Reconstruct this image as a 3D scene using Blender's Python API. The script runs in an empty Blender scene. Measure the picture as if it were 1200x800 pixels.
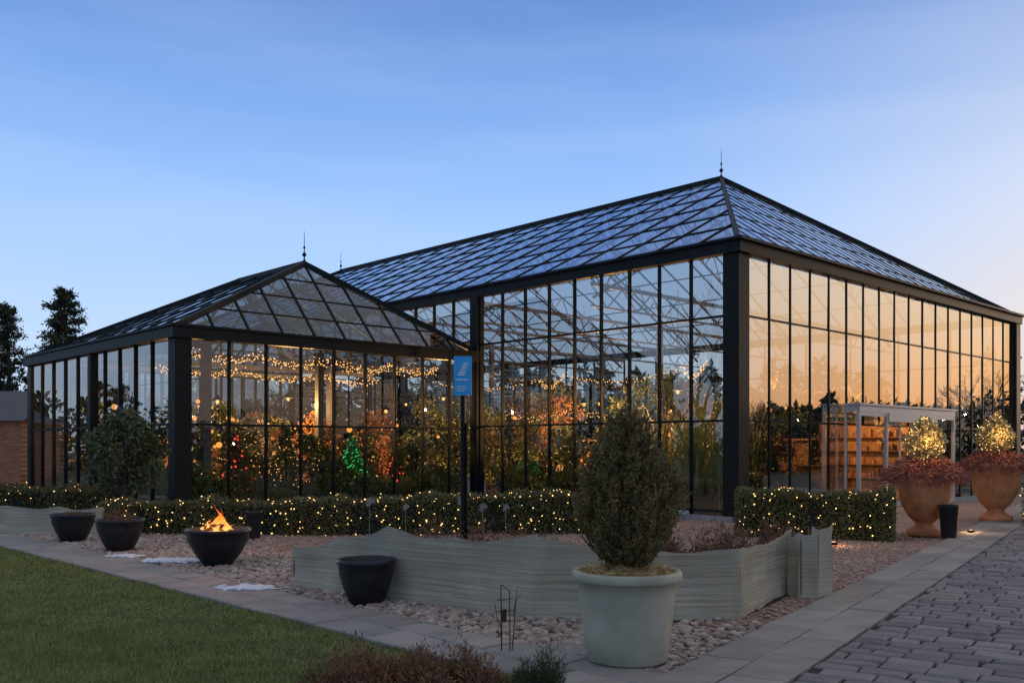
import bpy, math, random
import numpy as np
from mathutils import Vector, Matrix
random.seed(3); rng=np.random.default_rng(7)
R=math.radians
sc=bpy.context.scene
# ---------------------------------------------------------------- site frame
CX,CY=4.87,20.25            # main corner of the glasshouse
BX,BY=0.723,0.691           # direction of its entrance front
AX,AY=-0.691,0.723          # direction of its long side
def W(t,s,z=0.0): return (CX+t*BX+s*AX, CY+t*BY+s*AY, z)
def toL(x,y): return ((x-CX)*BX+(y-CY)*BY, (x-CX)*AX+(y-CY)*AY)
# ---------------------------------------------------------------- helpers
def link(o,parent=None):
    sc.collection.objects.link(o)
    if parent: o.parent=parent
    return o
def empty(name,loc=(0,0,0)):
    e=bpy.data.objects.new(name,None); e.empty_display_size=.3; link(e); return e
class MB:
    def __init__(s): s.v=[];s.f=[];s.m=[]
    def face(s,pts,m=0):
        i=len(s.v); s.v+= [tuple(p) for p in pts]; s.f.append(tuple(range(i,i+len(pts)))); s.m.append(m)
    def hexa(s,c,m=0):
        i=len(s.v); s.v+=[tuple(p) for p in c]
        for q in((0,3,2,1),(4,5,6,7),(0,1,5,4),(1,2,6,5),(2,3,7,6),(3,0,4,7)):
            s.f.append(tuple(i+k for k in q)); s.m.append(m)
    def beam(s,p,q,w,h,m=0,up=(0,0,1)):
        p=Vector(p);q=Vector(q);d=(q-p)
        if d.length<1e-5:return
        d.normalize();u=Vector(up)
        if abs(d.dot(u))>.99:u=Vector((AX,AY,0))
        r=d.cross(u).normalized()*w/2; n=r.cross(d).normalized()*h/2
        s.hexa([p-r-n,p+r-n,p+r+n,p-r+n,q-r-n,q+r-n,q+r+n,q-r+n],m)
    def lbox(s,t0,t1,s0,s1,z0,z1,m=0):
        s.hexa([W(t0,s0,z0),W(t1,s0,z0),W(t1,s1,z0),W(t0,s1,z0),W(t0,s0,z1),W(t1,s0,z1),W(t1,s1,z1),W(t0,s1,z1)],m)
    def cone(s,p,q,r0,r1,n=6,m=0):
        p=Vector(p);q=Vector(q);d=q-p
        if d.length<1e-6:return
        d.normalize();a=d.orthogonal().normalized();b=d.cross(a)
        i=len(s.v)
        for c,r in((p,r0),(q,r1)):
            for k in range(n):
                an=2*math.pi*k/n; s.v.append(tuple(c+a*r*math.cos(an)+b*r*math.sin(an)))
        for k in range(n):
            k2=(k+1)%n; s.f.append((i+k,i+k2,i+n+k2,i+n+k)); s.m.append(m)
        s.f.append(tuple(i+k for k in reversed(range(n)))); s.m.append(m)
        s.f.append(tuple(i+n+k for k in range(n))); s.m.append(m)
    def lathe(s,prof,c,n=40,m=0,wob=None):
        i=len(s.v)
        for (r,z) in prof:
            for k in range(n):
                an=2*math.pi*k/n; rr=r*(1+(wob(an,z) if wob else 0))
                s.v.append((c[0]+rr*math.cos(an),c[1]+rr*math.sin(an),c[2]+z))
        for j in range(len(prof)-1):
            for k in range(n):
                k2=(k+1)%n; s.f.append((i+j*n+k,i+j*n+k2,i+(j+1)*n+k2,i+(j+1)*n+k)); s.m.append(m)
    def obj(s,name,mats,parent=None,smooth=False):
        me=bpy.data.meshes.new(name); me.from_pydata(s.v,[],s.f)
        for a in mats: me.materials.append(a)
        me.polygons.foreach_set('material_index',s.m)
        if smooth: me.polygons.foreach_set('use_smooth',[True]*len(s.f))
        me.update(); return link(bpy.data.objects.new(name,me),parent)
def npmesh(name,V,F,mats,parent=None,smooth=False,mi=None):
    V=np.asarray(V,dtype=np.float32);F=np.asarray(F,dtype=np.int32);k=F.shape[1]
    me=bpy.data.meshes.new(name); me.vertices.add(len(V)); me.vertices.foreach_set('co',V.ravel())
    me.loops.add(F.size); me.loops.foreach_set('vertex_index',F.ravel())
    me.polygons.add(len(F)); me.polygons.foreach_set('loop_start',np.arange(0,F.size,k,dtype=np.int32))
    me.polygons.foreach_set('loop_total',np.full(len(F),k,dtype=np.int32))
    if smooth: me.polygons.foreach_set('use_smooth',np.ones(len(F),dtype=bool))
    for a in mats: me.materials.append(a)
    if mi is not None: me.polygons.foreach_set('material_index',np.asarray(mi,dtype=np.int32))
    me.update(calc_edges=True); me.validate()
    return link(bpy.data.objects.new(name,me),parent)
def unit(a): return a/np.maximum(np.linalg.norm(a,axis=1,keepdims=True),1e-9)
def leaves(name,C,size,mat,parent=None,aspect=.45,dirs=None,spread=1.0,sv=.4):
    C=np.asarray(C,dtype=float);N=len(C)
    d=rng.normal(size=(N,3))
    if dirs is not None: d=np.asarray(dirs)+d*spread*.5
    d=unit(d); r=unit(np.cross(d,rng.normal(size=(N,3))))
    L=(size*(1+sv*rng.uniform(-1,1,N)))[:,None]
    V=np.stack([C,C+d*L*.5+r*L*aspect*.5,C+d*L,C+d*L*.5-r*L*aspect*.5],1).reshape(-1,3)
    F=np.arange(4*N).reshape(N,4)
    return npmesh(name,V,F,[mat],parent)
def ico(sub):
    import bmesh
    bm=bmesh.new(); bmesh.ops.create_icosphere(bm,subdivisions=sub,radius=1)
    v=np.array([x.co[:] for x in bm.verts]);f=np.array([[a.index for a in x.verts] for x in bm.faces]);bm.free();return v,f
ICO1=ico(1);ICO2=ico(2)
def blobs(name,C,sc3,mat,parent=None,base=ICO1,jit=.15,rot=True,smooth=True):
    bv,bf=base;C=np.asarray(C,dtype=float);N=len(C);n=len(bv)
    sc3=np.asarray(sc3,dtype=float)
    if sc3.ndim==1: sc3=np.repeat(sc3[:,None],3,1)
    V=bv[None]*(1+jit*rng.uniform(-1,1,(N,n,1)))*sc3[:,None,:]
    if rot:
        a=rng.uniform(0,6.28,N);c,s_=np.cos(a)[:,None],np.sin(a)[:,None]
        x=V[:,:,0]*c-V[:,:,1]*s_;y=V[:,:,0]*s_+V[:,:,1]*c;V[:,:,0]=x;V[:,:,1]=y
    V=V+C[:,None,:]
    F=(bf[None]+(np.arange(N)*n)[:,None,None]).reshape(-1,3)
    return npmesh(name,V.reshape(-1,3),F,[mat],parent,smooth)
# ---------------------------------------------------------------- materials
def nn(nt,t,**k):
    n=nt.nodes.new(t)
    for a,b in k.items(): setattr(n,a,b)
    return n
def M(name,col,rough=.6,metal=0,col2=None,scale=5,detail=4,bump=0,bscale=None,island=None,trans=0,spec=.4,lo=.35,hi=.65):
    m=bpy.data.materials.new(name);m.use_nodes=True;nt=m.node_tree;b=nt.nodes['Principled BSDF']
    b.inputs['Roughness'].default_value=rough;b.inputs['Metallic'].default_value=metal
    b.inputs['Specular IOR Level'].default_value=spec
    tc=nn(nt,'ShaderNodeTexCoord')
    c2=col2 if col2 else tuple(x*.75 for x in col)
    no=nn(nt,'ShaderNodeTexNoise');no.inputs['Scale'].default_value=scale;no.inputs['Detail'].default_value=detail
    nt.links.new(tc.outputs['Object'],no.inputs['Vector'])
    cr=nn(nt,'ShaderNodeValToRGB');cr.color_ramp.elements[0].position=lo;cr.color_ramp.elements[1].position=hi
    cr.color_ramp.elements[0].color=(*c2,1);cr.color_ramp.elements[1].color=(*col,1)
    nt.links.new(no.outputs['Fac'],cr.inputs['Fac']);out=cr.outputs['Color']
    if island:
        g=nn(nt,'ShaderNodeNewGeometry');r2=nn(nt,'ShaderNodeValToRGB')
        els=r2.color_ramp.elements
        while len(els)<len(island): els.new(.5)
        for i,c in enumerate(island):
            els[i].position=i/(len(island)-1);els[i].color=(*c,1)
        nt.links.new(g.outputs['Random Per Island'],r2.inputs['Fac'])
        mx=nn(nt,'ShaderNodeMix',data_type='RGBA');mx.inputs['Factor'].default_value=.6
        nt.links.new(out,mx.inputs['A']);nt.links.new(r2.outputs['Color'],mx.inputs['B']);out=mx.outputs['Result']
    nt.links.new(out,b.inputs['Base Color'])
    if bump:
        n2=nn(nt,'ShaderNodeTexNoise');n2.inputs['Scale'].default_value=bscale or scale*4;n2.inputs['Detail'].default_value=6
        nt.links.new(tc.outputs['Object'],n2.inputs['Vector'])
        bp=nn(nt,'ShaderNodeBump');bp.inputs['Strength'].default_value=min(1,bump);bp.inputs['Distance'].default_value=.02
        nt.links.new(n2.outputs['Fac'],bp.inputs['Height']);nt.links.new(bp.outputs['Normal'],b.inputs['Normal'])
    return m
def EM(name,col,st,sample=False):
    m=bpy.data.materials.new(name);m.use_nodes=True;nt=m.node_tree;nt.nodes.clear()
    e=nn(nt,'ShaderNodeEmission');e.inputs['Color'].default_value=(*col,1);e.inputs['Strength'].default_value=st
    o=nn(nt,'ShaderNodeOutputMaterial');nt.links.new(e.outputs[0],o.inputs[0])
    if not sample: m.cycles.emission_sampling='NONE'
    return m
def GLASS(name,tint,base,power=4,refl=(1,1,1),mx=1.0):
    m=bpy.data.materials.new(name);m.use_nodes=True;nt=m.node_tree;nt.nodes.clear()
    tr=nn(nt,'ShaderNodeBsdfTransparent');tr.inputs[0].default_value=(*tint,1)
    gl=nn(nt,'ShaderNodeBsdfGlossy');gl.inputs['Roughness'].default_value=.0;gl.inputs['Color'].default_value=(*refl,1)
    lw=nn(nt,'ShaderNodeLayerWeight');lw.inputs['Blend'].default_value=.5
    p=nn(nt,'ShaderNodeMath',operation='POWER');p.inputs[1].default_value=power
    nt.links.new(lw.outputs['Facing'],p.inputs[0])
    a=nn(nt,'ShaderNodeMath',operation='MULTIPLY_ADD');a.inputs[1].default_value=mx-base;a.inputs[2].default_value=base
    nt.links.new(p.outputs[0],a.inputs[0])
    mi=nn(nt,'ShaderNodeMixShader');nt.links.new(a.outputs[0],mi.inputs[0]);nt.links.new(tr.outputs[0],mi.inputs[1]);nt.links.new(gl.outputs[0],mi.inputs[2])
    tc=nn(nt,'ShaderNodeTexCoord');no=nn(nt,'ShaderNodeTexNoise');no.inputs['Scale'].default_value=1.1;no.inputs['Detail'].default_value=1
    nt.links.new(tc.outputs['Object'],no.inputs['Vector'])
    bp=nn(nt,'ShaderNodeBump');bp.inputs['Strength'].default_value=.2;bp.inputs['Distance'].default_value=.006
    nt.links.new(no.outputs['Fac'],bp.inputs['Height']);nt.links.new(bp.outputs['Normal'],gl.inputs['Normal'])
    o=nn(nt,'ShaderNodeOutputMaterial');nt.links.new(mi.outputs[0],o.inputs[0]);return m
frame=M('dark_steel',(.007,.012,.012),.5,0,(.005,.008,.008),3,spec=.16)
galv=M('galvanised_steel',(.09,.095,.10),.5,.2,(.06,.065,.07),6)
g_front=GLASS('solar_glass',(.46,.47,.45),.42,2.5,(1,.97,.93))
g_side=GLASS('clear_glass',(.76,.78,.76),.14,3)
g_small=GLASS('clear_glass_low',(.76,.77,.75),.06,3)
g_roof=GLASS('roof_glass',(.62,.655,.69),.08,3,(.78,.82,.88))
g_roofs=GLASS('roof_glass_low',(.40,.45,.50),.08,3,(.8,.88,.96))
concrete=M('concrete',(.34,.33,.31),.85,0,(.24,.235,.23),4,bump=.4,bscale=60)
white=M('white_paint',(.46,.45,.43),.35,0,(.40,.39,.38),2)
floor_m=M('slate_floor',(.14,.115,.09),.35,0,(.08,.07,.055),3)
bulb=EM('warm_bulb',(1,.58,.20),3.4)
bulb_soft=EM('warm_bulb_soft',(1,.46,.12),2.8)
lampglow=EM('lamp_globe',(1,.48,.14),2.2)
lantern=EM('lantern_glow',(1,.38,.08),1.5)
# ---------------------------------------------------------------- glasshouse
gh=empty('glass_conservatory')
H=6.05;TW=17.0;SL=34.3;RZ=4.25;RS=6.1
h2=4.2;T0=-8.73;S0=8.4;S1=18.3
fr=MB();gv=MB()
GL={k:MB() for k in('front','side','small','roof','roofs')}
def pane(mb,a,b,c,d,j=.0022):
    a,b,c,d=[Vector(x) for x in(a,b,c,d)]
    n=(b-a).cross(d-a)
    if n.length<1e-6:return
    n.normalize()
    tx,ty=random.gauss(0,j),random.gauss(0,j)
    mb.face([a+n*(tx+ty),b+n*(-tx+ty),c+n*(-tx-ty),d+n*(tx-ty)])
def wall(p0,p1,z0,z1,bars,pw,gl,skip=None,mw=.045,md=.09):
    p0=np.array(p0,float);p1=np.array(p1,float);L=np.linalg.norm(p1-p0);n=max(1,round(L/pw));d=(p1-p0)/n
    zs=[z0]+[b for b in bars if z0<b<z1]+[z1]
    for i in range(n+1):
        p=p0+d*i
        zb=z0
        if skip and skip(p,z0,z0+.1) : zb=2.2
        fr.beam(W(*p,zb),W(*p,z1),mw,md,0,up=(AX,AY,0) if abs(d[0])>abs(d[1]) else (BX,BY,0))
    for z in zs[1:-1]:
        if skip and z<2: 
            fr.beam(W(*p0,z),W(V0+.3,0,z),md-.025,.05);fr.beam(W(V1-.2,0,z),W(*p1,z),md-.025,.05);continue
        fr.beam(W(*p0,z),W(*p1,z),md-.025,.05)
    for i in range(n):
        a=p0+d*i;b=p0+d*(i+1)
        for k in range(len(zs)-1):
            if skip and skip(((a+b)/2),zs[k],zs[k+1]): continue
            pane(GL[gl],W(*a,zs[k]),W(*b,zs[k]),W(*b,zs[k+1]),W(*a,zs[k+1]))
bars=[.22,2.2,4.48]
V0,V1,VD=4.6,10.5,-.5       # entrance vestibule
wall((.35,0),(TW-.3,0),.1,H-.2,bars,.92,'front',skip=lambda m,a,b: V0+.3<m[0]<V1-.2 and b<=2.3,mw=.035,md=.05)
wall((0,.33),(0,S0-.1),.1,H-.2,bars,.92,'side')
wall((0,S0+.2),(0,S1),h2+.05,H-.2,[4.6],.92,'side')
wall((0,S1),(0,SL-.3),.1,H-.2,bars,.92,'side')
wall((TW,.3),(TW,SL-.3),.1,H-.2,bars,1.84,'side')
wall((.3,SL),(TW-.3,SL),.1,H-.2,bars,1.84,'side')
b2=[.2,2.12]
wall((T0+.3,S0),(-.15,S0),.1,h2-.2,b2,.92,'small')
wall((T0,S0+.3),(T0,S1-.2),.1,h2-.2,b2,.92,'small')
wall((T0+.2,S1),(-.15,S1),.1,h2-.2,b2,.92,'small')
def post(t,s,w,z1,z0=.06): fr.lbox(t-w/2,t+w/2,s-w/2,s+w/2,z0,z1)
fr.lbox(-.07,.34,-.07,.31,.06,H-.12)
post(TW-.1,.06,.36,H-.12);post(0.06,SL-.1,.36,H-.12);post(TW-.1,SL-.1,.36,H-.12)
post(-.02,S0+.05,.28,H-.2)
fr.lbox(T0-.07,T0+.27,S0-.07,S0+.25,.06,h2-.12)
post(T0+.1,S1-.1,.3,h2-.12);post(T0,S0+4.9,.2,h2-.2)
def fascia(t0,t1,s0,s1,zb,zt,o=.16,w=.22):
    fr.lbox(t0-o,t1+o,s0-o,s0-o+w,zb,zt);fr.lbox(t0-o,t1+o,s1+o-w,s1+o,zb,zt)
    fr.lbox(t0-o+.003,t0-o+w,s0-o+w,s1+o-w,zb+.003,zt-.003);fr.lbox(t1+o-w,t1+o-.003,s0-o+w,s1+o-w,zb+.003,zt-.003)
fascia(0,TW,0,SL,H-.24,H+.0)
fascia(-.05,TW+.05,-.05,SL+.05,H+.004,H+.07,.2,.12)
fr.lbox(T0-.15,-.1,S0-.15,S0+.07,h2-.22,h2+.02)
fr.lbox(T0-.15,-.1,S1-.07,S1+.15,h2-.22,h2+.02)
fr.lbox(T0-.147,T0+.07,S0+.07,S1-.07,h2-.217,h2+.017)
fr.lbox(T0-.2,-.1,S0-.2,S0-.08,h2+.024,h2+.08);fr.lbox(T0-.197,T0-.08,S0-.08,S1,h2+.026,h2+.077)
def roof(f,Lu,c0,c1,gl,du,nv,wr=.045,tr=None,off=.8,hr=.05):
    lo=lambda v:c0*v
    hi=lambda v:Lu-c1*v
    n=round(Lu/du);d=Lu/n
    for i in range(0,n+1):
        u=i*d;vm=min(1,u/c0 if c0 else 1,(Lu-u)/c1 if c1 else 1)
        if vm>.03: fr.beam(W(*f(u,0)),W(*f(u,vm)),wr,hr)
    for k in range(0,nv+1):
        v=k/nv
        if hi(v)-lo(v)>.05: fr.beam(W(*f(lo(v),v)),W(*f(hi(v),v)),wr*.9,hr*.8)
    for i in range(n):
        for k in range(nv):
            v0,v1=k/nv,(k+1)/nv
            cl=lambda u,v:min(max(u,lo(v)),hi(v))
            a,b=cl(i*d,v0),cl((i+1)*d,v0);c,e=cl((i+1)*d,v1),cl(i*d,v1)
            if b-a<.01 and c-e<.01: continue
            if b-a<.01: GL[gl].face([W(*f(a,v0)),W(*f(c,v1)),W(*f(e,v1))])
            elif c-e<.01: GL[gl].face([W(*f(a,v0)),W(*f(b,v0)),W(*f(c,v1))])
            else: pane(GL[gl],W(*f(a,v0)),W(*f(b,v0)),W(*f(c,v1)),W(*f(e,v1)),.002)
    if tr:
        m=round(Lu/tr)
        for i in range(1,m):
            u=i*Lu/m;vm=min(1,u/c0,(Lu-u)/c1)
            if vm<.25: continue
            P=lambda v,o:(lambda q:(q[0],q[1],q[2]-o))(W(*f(u,v)))
            gv.beam(P(.02,off),P(vm,off if vm<1 else off*.9),.06,.06)
            k=int(vm*8)
            for j in range(k):
                va,vb,vc=j*vm/k,(j+.5)*vm/k,(j+1)*vm/k
                gv.beam(P(va+.01,.06),P(vb,off),.03,.03);gv.beam(P(vb,off),P(vc,.06),.03,.03)
hb=H+.03
fL=lambda u,v:(8.5*v,u,hb+RZ*v)
fR=lambda u,v:(TW-8.5*v,u,hb+RZ*v)
fF=lambda u,v:(u,RS*v,hb+RZ*v)
fB=lambda u,v:(u,SL-RS*v,hb+RZ*v)
roof(fL,SL,RS,RS,'roof',1.225,6,tr=4.3);roof(fR,SL,RS,RS,'roof',1.225,6,tr=4.3)
roof(fF,TW,8.5,8.5,'roof',.61,6,.03,hr=.025);roof(fB,TW,8.5,8.5,'roof',1.2,5)
for (a,b) in(((0,0),(8.5,RS)),((TW,0),(8.5,RS)),((0,SL),(8.5,SL-RS)),((TW,SL),(8.5,SL-RS))):
    fr.beam(W(*a,hb+.02),W(*b,hb+RZ+.02),.11,.12)
fr.beam(W(8.5,RS,hb+RZ+.03),W(8.5,SL-RS,hb+RZ+.03),.13,.13)
zr=hb+RZ-.1;nb=18
for side in(-1.35,1.35):
    for i in range(nb):
        s0=RS+(SL-2*RS)*i/nb;s1=RS+(SL-2*RS)*(i+1)/nb;sm=(s0+s1)/2
        gv.beam(W(8.5,s0,zr),W(8.5+side,sm,zr-1.45),.05,.05);gv.beam(W(8.5+side,sm,zr-1.45),W(8.5,s1,zr),.05,.05)
    gv.beam(W(8.5+side,RS,zr-1.45),W(8.5+side,SL-RS,zr-1.45),.07,.07)
for i in range(1,8):
    s=SL*i/8
    gv.beam(W(.1,s,H-.35),W(TW-.1,s,H-.35),.06,.10)
    gv.beam(W(.1,s,H-.9),W(TW-.1,s,H-.9),.05,.05)
    for k in range(14):
        a=.1+(TW-.2)*k/14;b=.1+(TW-.2)*(k+1)/14;m=(a+b)/2
        gv.beam(W(a,s,H-.38),W(m,s,H-.9),.025,.025);gv.beam(W(m,s,H-.9),W(b,s,H-.38),.025,.025)
    if i%2==0: gv.lbox(8.42,8.58,s-.08,s+.08,0,H-.4)
Lw=S1-S0;c0,c1=2.0,4.3;rz2=2.2;hb2=h2+.03
gL=lambda u,v:(T0+4.365*v,S0+u,hb2+rz2*v)
gR=lambda u,v:(-4.365*v,S0+u,hb2+rz2*v)
gF=lambda u,v:(T0+u,S0+c0*v,hb2+rz2*v)
gB=lambda u,v:(T0+u,S1-c1*v,hb2+rz2*v)
roof(gL,Lw,c0,c1,'roofs',.9,5,.045,tr=2.5,off=.5);roof(gR,Lw,c0,c1,'roofs',.9,5,.045,tr=2.5,off=.5)
roof(gF,-T0,4.365,4.365,'roofs',.873,4,.05);roof(gB,-T0,4.365,4.365,'roofs',.873,4)
ap=(T0/2,S0+c0);ae=(T0/2,S1-c1)
for a,b in(((T0,S0),ap),((0,S0),ap),((T0,S1),ae),((0,S1),ae)): fr.beam(W(*a,hb2+.02),W(*b,hb2+rz2+.02),.12,.13)
fr.beam(W(*ap,hb2+rz2+.03),W(*ae,hb2+rz2+.03),.12,.12)
for i in range(1,4):
    s=S0+Lw*i/4
    gv.beam(W(T0+.1,s,h2-.3),W(-.1,s,h2-.3),.07,.12)
for t,s in((T0+1.1,S0+.9),(T0+5.2,S0+2.6),(T0+1.1,S0+5),(-1,S0+6)): gv.lbox(t-.09,t+.09,s-.09,s+.09,0,h2)
fn=MB()
def finial(t,s,z,k=.66):
    fn.lathe([(r*k,q*k) for r,q in[(0.001,0),(.09,0),(.07,.08),(.03,.14),(.03,.26),(.09,.31),(.1,.36),(.05,.42),(.02,.48),(.02,.6),(.05,.64),(.05,.68),(.015,.74),(.012,1.2),(.001,1.45)]],W(t,s,z),12)
finial(8.5,RS,hb+RZ+.05);finial(8.5,SL-RS,hb+RZ+.05);finial(*ap,hb2+rz2+.05,.6);
fn.obj('finials',[frame],gh,True)
fr.obj('steel_frame',[frame],gh);gv.obj('roof_trusses',[galv],gh)
for k,mt in(('front',g_front),('side',g_side),('small',g_small),('roof',g_roof),('roofs',g_roofs)): GL[k].obj('glazing_'+k,[mt],gh)
fl=MB()
fl.lbox(.05,TW-.05,.05,SL-.05,.0,.06);fl.lbox(T0+.05,.05,S0+.05,S1-.05,.0,.055)
fl.obj('indoor_floor',[floor_m],gh)
pl=MB()
pl.lbox(-.1,TW+.1,-.12,.04,-.02,.12);pl.lbox(-.12,.04,.05,SL,-.02,.117);pl.lbox(T0-.12,-.13,S0-.12,S0+.04,-.02,.113);pl.lbox(T0-.12,T0+.04,S0+.05,S1,-.02,.11)
pl.obj('plinth',[concrete],gh)
# entrance vestibule: glazed box with header, side lights and sliding leaves
en=MB();e2=MB()
en.lbox(V0,V1,VD,-.08,2.50,2.66)
en.lbox(V0-.04,V1+.04,VD-.04,-.1,2.663,2.71)
D0,D1=V0+1.5,V1-1.3
for t in(V0,D0,D1,V1-.08): en.lbox(t,t+.07,VD+.003,VD+.09,.06,2.50)
en.lbox(V0,V0+.06,-.14,-.09,.06,2.50)
for a,b in((V0+.08,D0),(D1+.08,V1-.08)): 
    en.lbox(a,b,VD+.006,VD+.08,.06,.16);en.lbox(a,b,VD+.006,VD+.08,2.4,2.497)
en.lbox(D0+.08,D1,VD-.02,VD+.1,2.28,2.498)
for a,b in((D0+.1,D0+1.1),(D1-1.1,D1-.02)):   # half open leaves
    for t in(a,b-.05): en.lbox(t,t+.05,VD+.13,VD+.17,.08,2.277)
    en.lbox(a+.05,b-.05,VD+.133,VD+.167,2.2,2.274);en.lbox(a+.05,b-.05,VD+.133,VD+.167,.08,.19)
    pane(e2,W(a+.05,VD+.15,.19),W(b-.05,VD+.15,.19),W(b-.05,VD+.15,2.2),W(a+.05,VD+.15,2.2),0)
en.obj('entrance_frame',[white],gh)
for a,b in((V0+.08,D0),(D1+.08,V1-.08)): pane(e2,W(a,VD+.04,.16),W(b,VD+.04,.16),W(b,VD+.04,2.4),W(a,VD+.04,2.4),0)
pane(e2,W(V0+.03,VD+.09,.1),W(V0+.03,-.14,.1),W(V0+.03,-.14,2.48),W(V0+.03,VD+.09,2.48),0)
e2.obj('entrance_glass',[GLASS('entrance_glass_mat',(.75,.75,.72),.12,3)],gh)
# ---------------------------------------------------------------- interior
warmwall=M('ochre_plaster',(.52,.29,.12),.8,0,(.36,.18,.075),6,bump=.3)
m=bpy.data.materials.new('brick');m.use_nodes=True;nt=m.node_tree;b=nt.nodes['Principled BSDF'];br=nn(nt,'ShaderNodeTexBrick')
br.inputs['Color1'].default_value=(.42,.15,.06,1);br.inputs['Color2'].default_value=(.26,.09,.04,1);br.inputs['Mortar'].default_value=(.3,.25,.2,1);br.inputs['Scale'].default_value=1
br.inputs['Brick Width'].default_value=.24;br.inputs['Row Height'].default_value=.08;br.inputs['Mortar Size'].default_value=.008
tc=nn(nt,'ShaderNodeTexCoord');mp=nn(nt,'ShaderNodeMapping');mp.inputs['Rotation'].default_value=(R(90),0,0)
nt.links.new(tc.outputs['Object'],mp.inputs[0]);nt.links.new(mp.outputs[0],br.inputs['Vector']);nt.links.new(br.outputs['Color'],b.inputs['Base Color'])
b.inputs['Roughness'].default_value=.85;brick=m
wood=M('timber',(.3,.16,.07),.6,0,(.18,.09,.04),12)
def kiosk(t,s,w=1.5,d=1.1,h=1.85):
    e=MB()
    e.lbox(t-w/2,t+w/2,s+d/2,s+d/2+.08,.06,h,0)
    e.lbox(t-w/2,t-w/2+.08,s-d/2,s+d/2-.003,.06,h-.01,1);e.lbox(t+w/2-.08,t+w/2,s-d/2,s+d/2-.003,.06,h-.01,1)
    e.lbox(t-w/2+.09,t+w/2-.09,s-d/2+.02,s-d/2+.5,.06,.95,1)
    e.lbox(t-w/2+.05,t+w/2-.05,s-d/2,s-d/2+.55,.953,1.0,1)
    e.lbox(t-w/2-.15,t+w/2+.15,s-d/2-.15,s+d/2+.2,h+.003,h+.08,1)
    for z in(1.25,1.55): e.lbox(t-w/2+.1,t+w/2-.1,s+d/2-.25,s+d/2-.01,z,z+.03,1)
    for q in range(9):
        x=t-w/2+.2+q*(w-.4)/8;zz=random.choice([1.281,1.581])
        e.lbox(x-.05,x+.05,s+d/2-.2,s+d/2-.08,zz,zz+.06+.15*random.random(),2 if q%2 else 1)
    return e.obj('market_stall',[warmwall,wood,brick])
for t,s in((-3.2,16.2),(9.5,13),(13.0,5.6)): kiosk(t,s)
chim=MB();
for t,s,w in((-2.0,13.4,.8),(.7,14.6,.9),(-5.6,16.6,.8)):
    chim.lbox(t-w/2,t+w/2,s-.3,s+.3,.06,1.9)
    chim.lbox(t-w/2-.06,t+w/2+.06,s-.36,s+.36,1.903,2.0)
chim.obj('brick_partition',[brick])
# reception: desk, side partition with shelves beside the doors
lob=MB();lob.lbox(9.7,9.8,.15,3.3,.06,2.42)
for z in(.7,1.1,1.5,1.9): lob.lbox(9.45,9.697,.6,3.2,z,z+.03,1)
for q in range(44):
    s_=.7+(q%22)*.112;z=random.choice([.733,1.133,1.533,1.933]);lob.lbox(9.5,9.6,s_-.035,s_+.035,z,z+random.uniform(.08,.26),random.choice([0,1,2]))
lob.lbox(7.6,9.2,2.5,2.9,.06,1.05,1);lob.lbox(7.55,9.25,2.45,2.95,1.053,1.1,1)
lob.obj('reception_shelving',[warmwall,wood,brick])
pend=[(-6.8,10.4,2.7,0),(-4.2,11.5,2.9,1),(-1.8,10.3,2.6,0),(-1.8,14.0,2.9,1),(-5.5,15,2.8,1),(2.2,3.2,3.0,1),(2.4,6.6,2.8,1),(1.2,11.4,3.1,1),(5.6,8.8,3.0,1),(6,3.6,3.2,0),(10.6,5,2.9,1),(10,12,3.1,1),(4,17,3.2,0),(13.5,3.0,3.0,1),(8.0,1.3,2.6,1),(3.9,4.7,2.6,0),(8,10,3.0,0),(3,14,2.7,0)]
for i,(t,s,z,on) in enumerate(pend):
    e=MB();x=W(t,s,z)
    e.cone((x[0],x[1],z+.2),(x[0],x[1],(h2-.3 if t<0 else H-.4)),.006,.006,5,0)
    e.lathe([(.02,.22),(.04,.17),(.13,.09),(.14,.07),(.12,.08),(.03,.16)],x,16,0)
    e.lathe([(.001,.09),(.035,.08),(.045,.04),(.035,0),(.001,-.02)],x,12,1)
    e.obj('pendant_lamp',[frame,lampglow],None,True)
    if on:
        l=bpy.data.lights.new('lamp_light','POINT');l.energy=(430 if t>0 else 330) if t!=8.0 else 170;l.color=(1,.50,.18);l.shadow_soft_size=.05
        o=bpy.data.objects.new('lamp_light',l);o.location=(x[0],x[1],z-.1);link(o,gh)
def garland(name,pts,n,mt,r=.022,sag=.3,jit=.03):
    C=[]
    for a,b in zip(pts[:-1],pts[1:]):
        a=Vector(a);b=Vector(b)
        for i in range(n):
            u=i/n;p=a.lerp(b,u);p.z-=sag*4*u*(1-u);C.append([p.x+random.gauss(0,jit),p.y+random.gauss(0,jit),p.z+random.gauss(0,jit)])
    return blobs(name,C,np.full(len(C),r),mt,jit=0)
garland('string_lights',[W(-8,9.6,3.85),W(-6,9.8,3.85),W(-4,9.6,3.85),W(-2,9.8,3.85),W(-.5,9.6,3.85)],95,bulb_soft,.015,.16,.06)
garland('string_lights',[W(-7.5,12.5,3.7),W(-5,12.8,3.75),W(-2.5,12.5,3.75),W(-.3,12.8,3.75)],80,bulb_soft,.017,.2,.06)
garland('string_lights',[W(1,1.5,3.6),W(3.5,4,3.8),W(2,7,3.7),W(4,10,3.8),W(2,13,3.8)],50,bulb_soft,.016)
garland('string_lights',[W(5,2,3.6),W(8,4,3.7),W(11,3,3.6),W(14,4,3.6)],50,bulb_soft,.017)
garland('string_lights',[W(.6,3,2.6),W(.8,5.5,2.7),W(.6,8,2.6)],60,bulb_soft,.012,.25,.06)
C=[];S=[]
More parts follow.
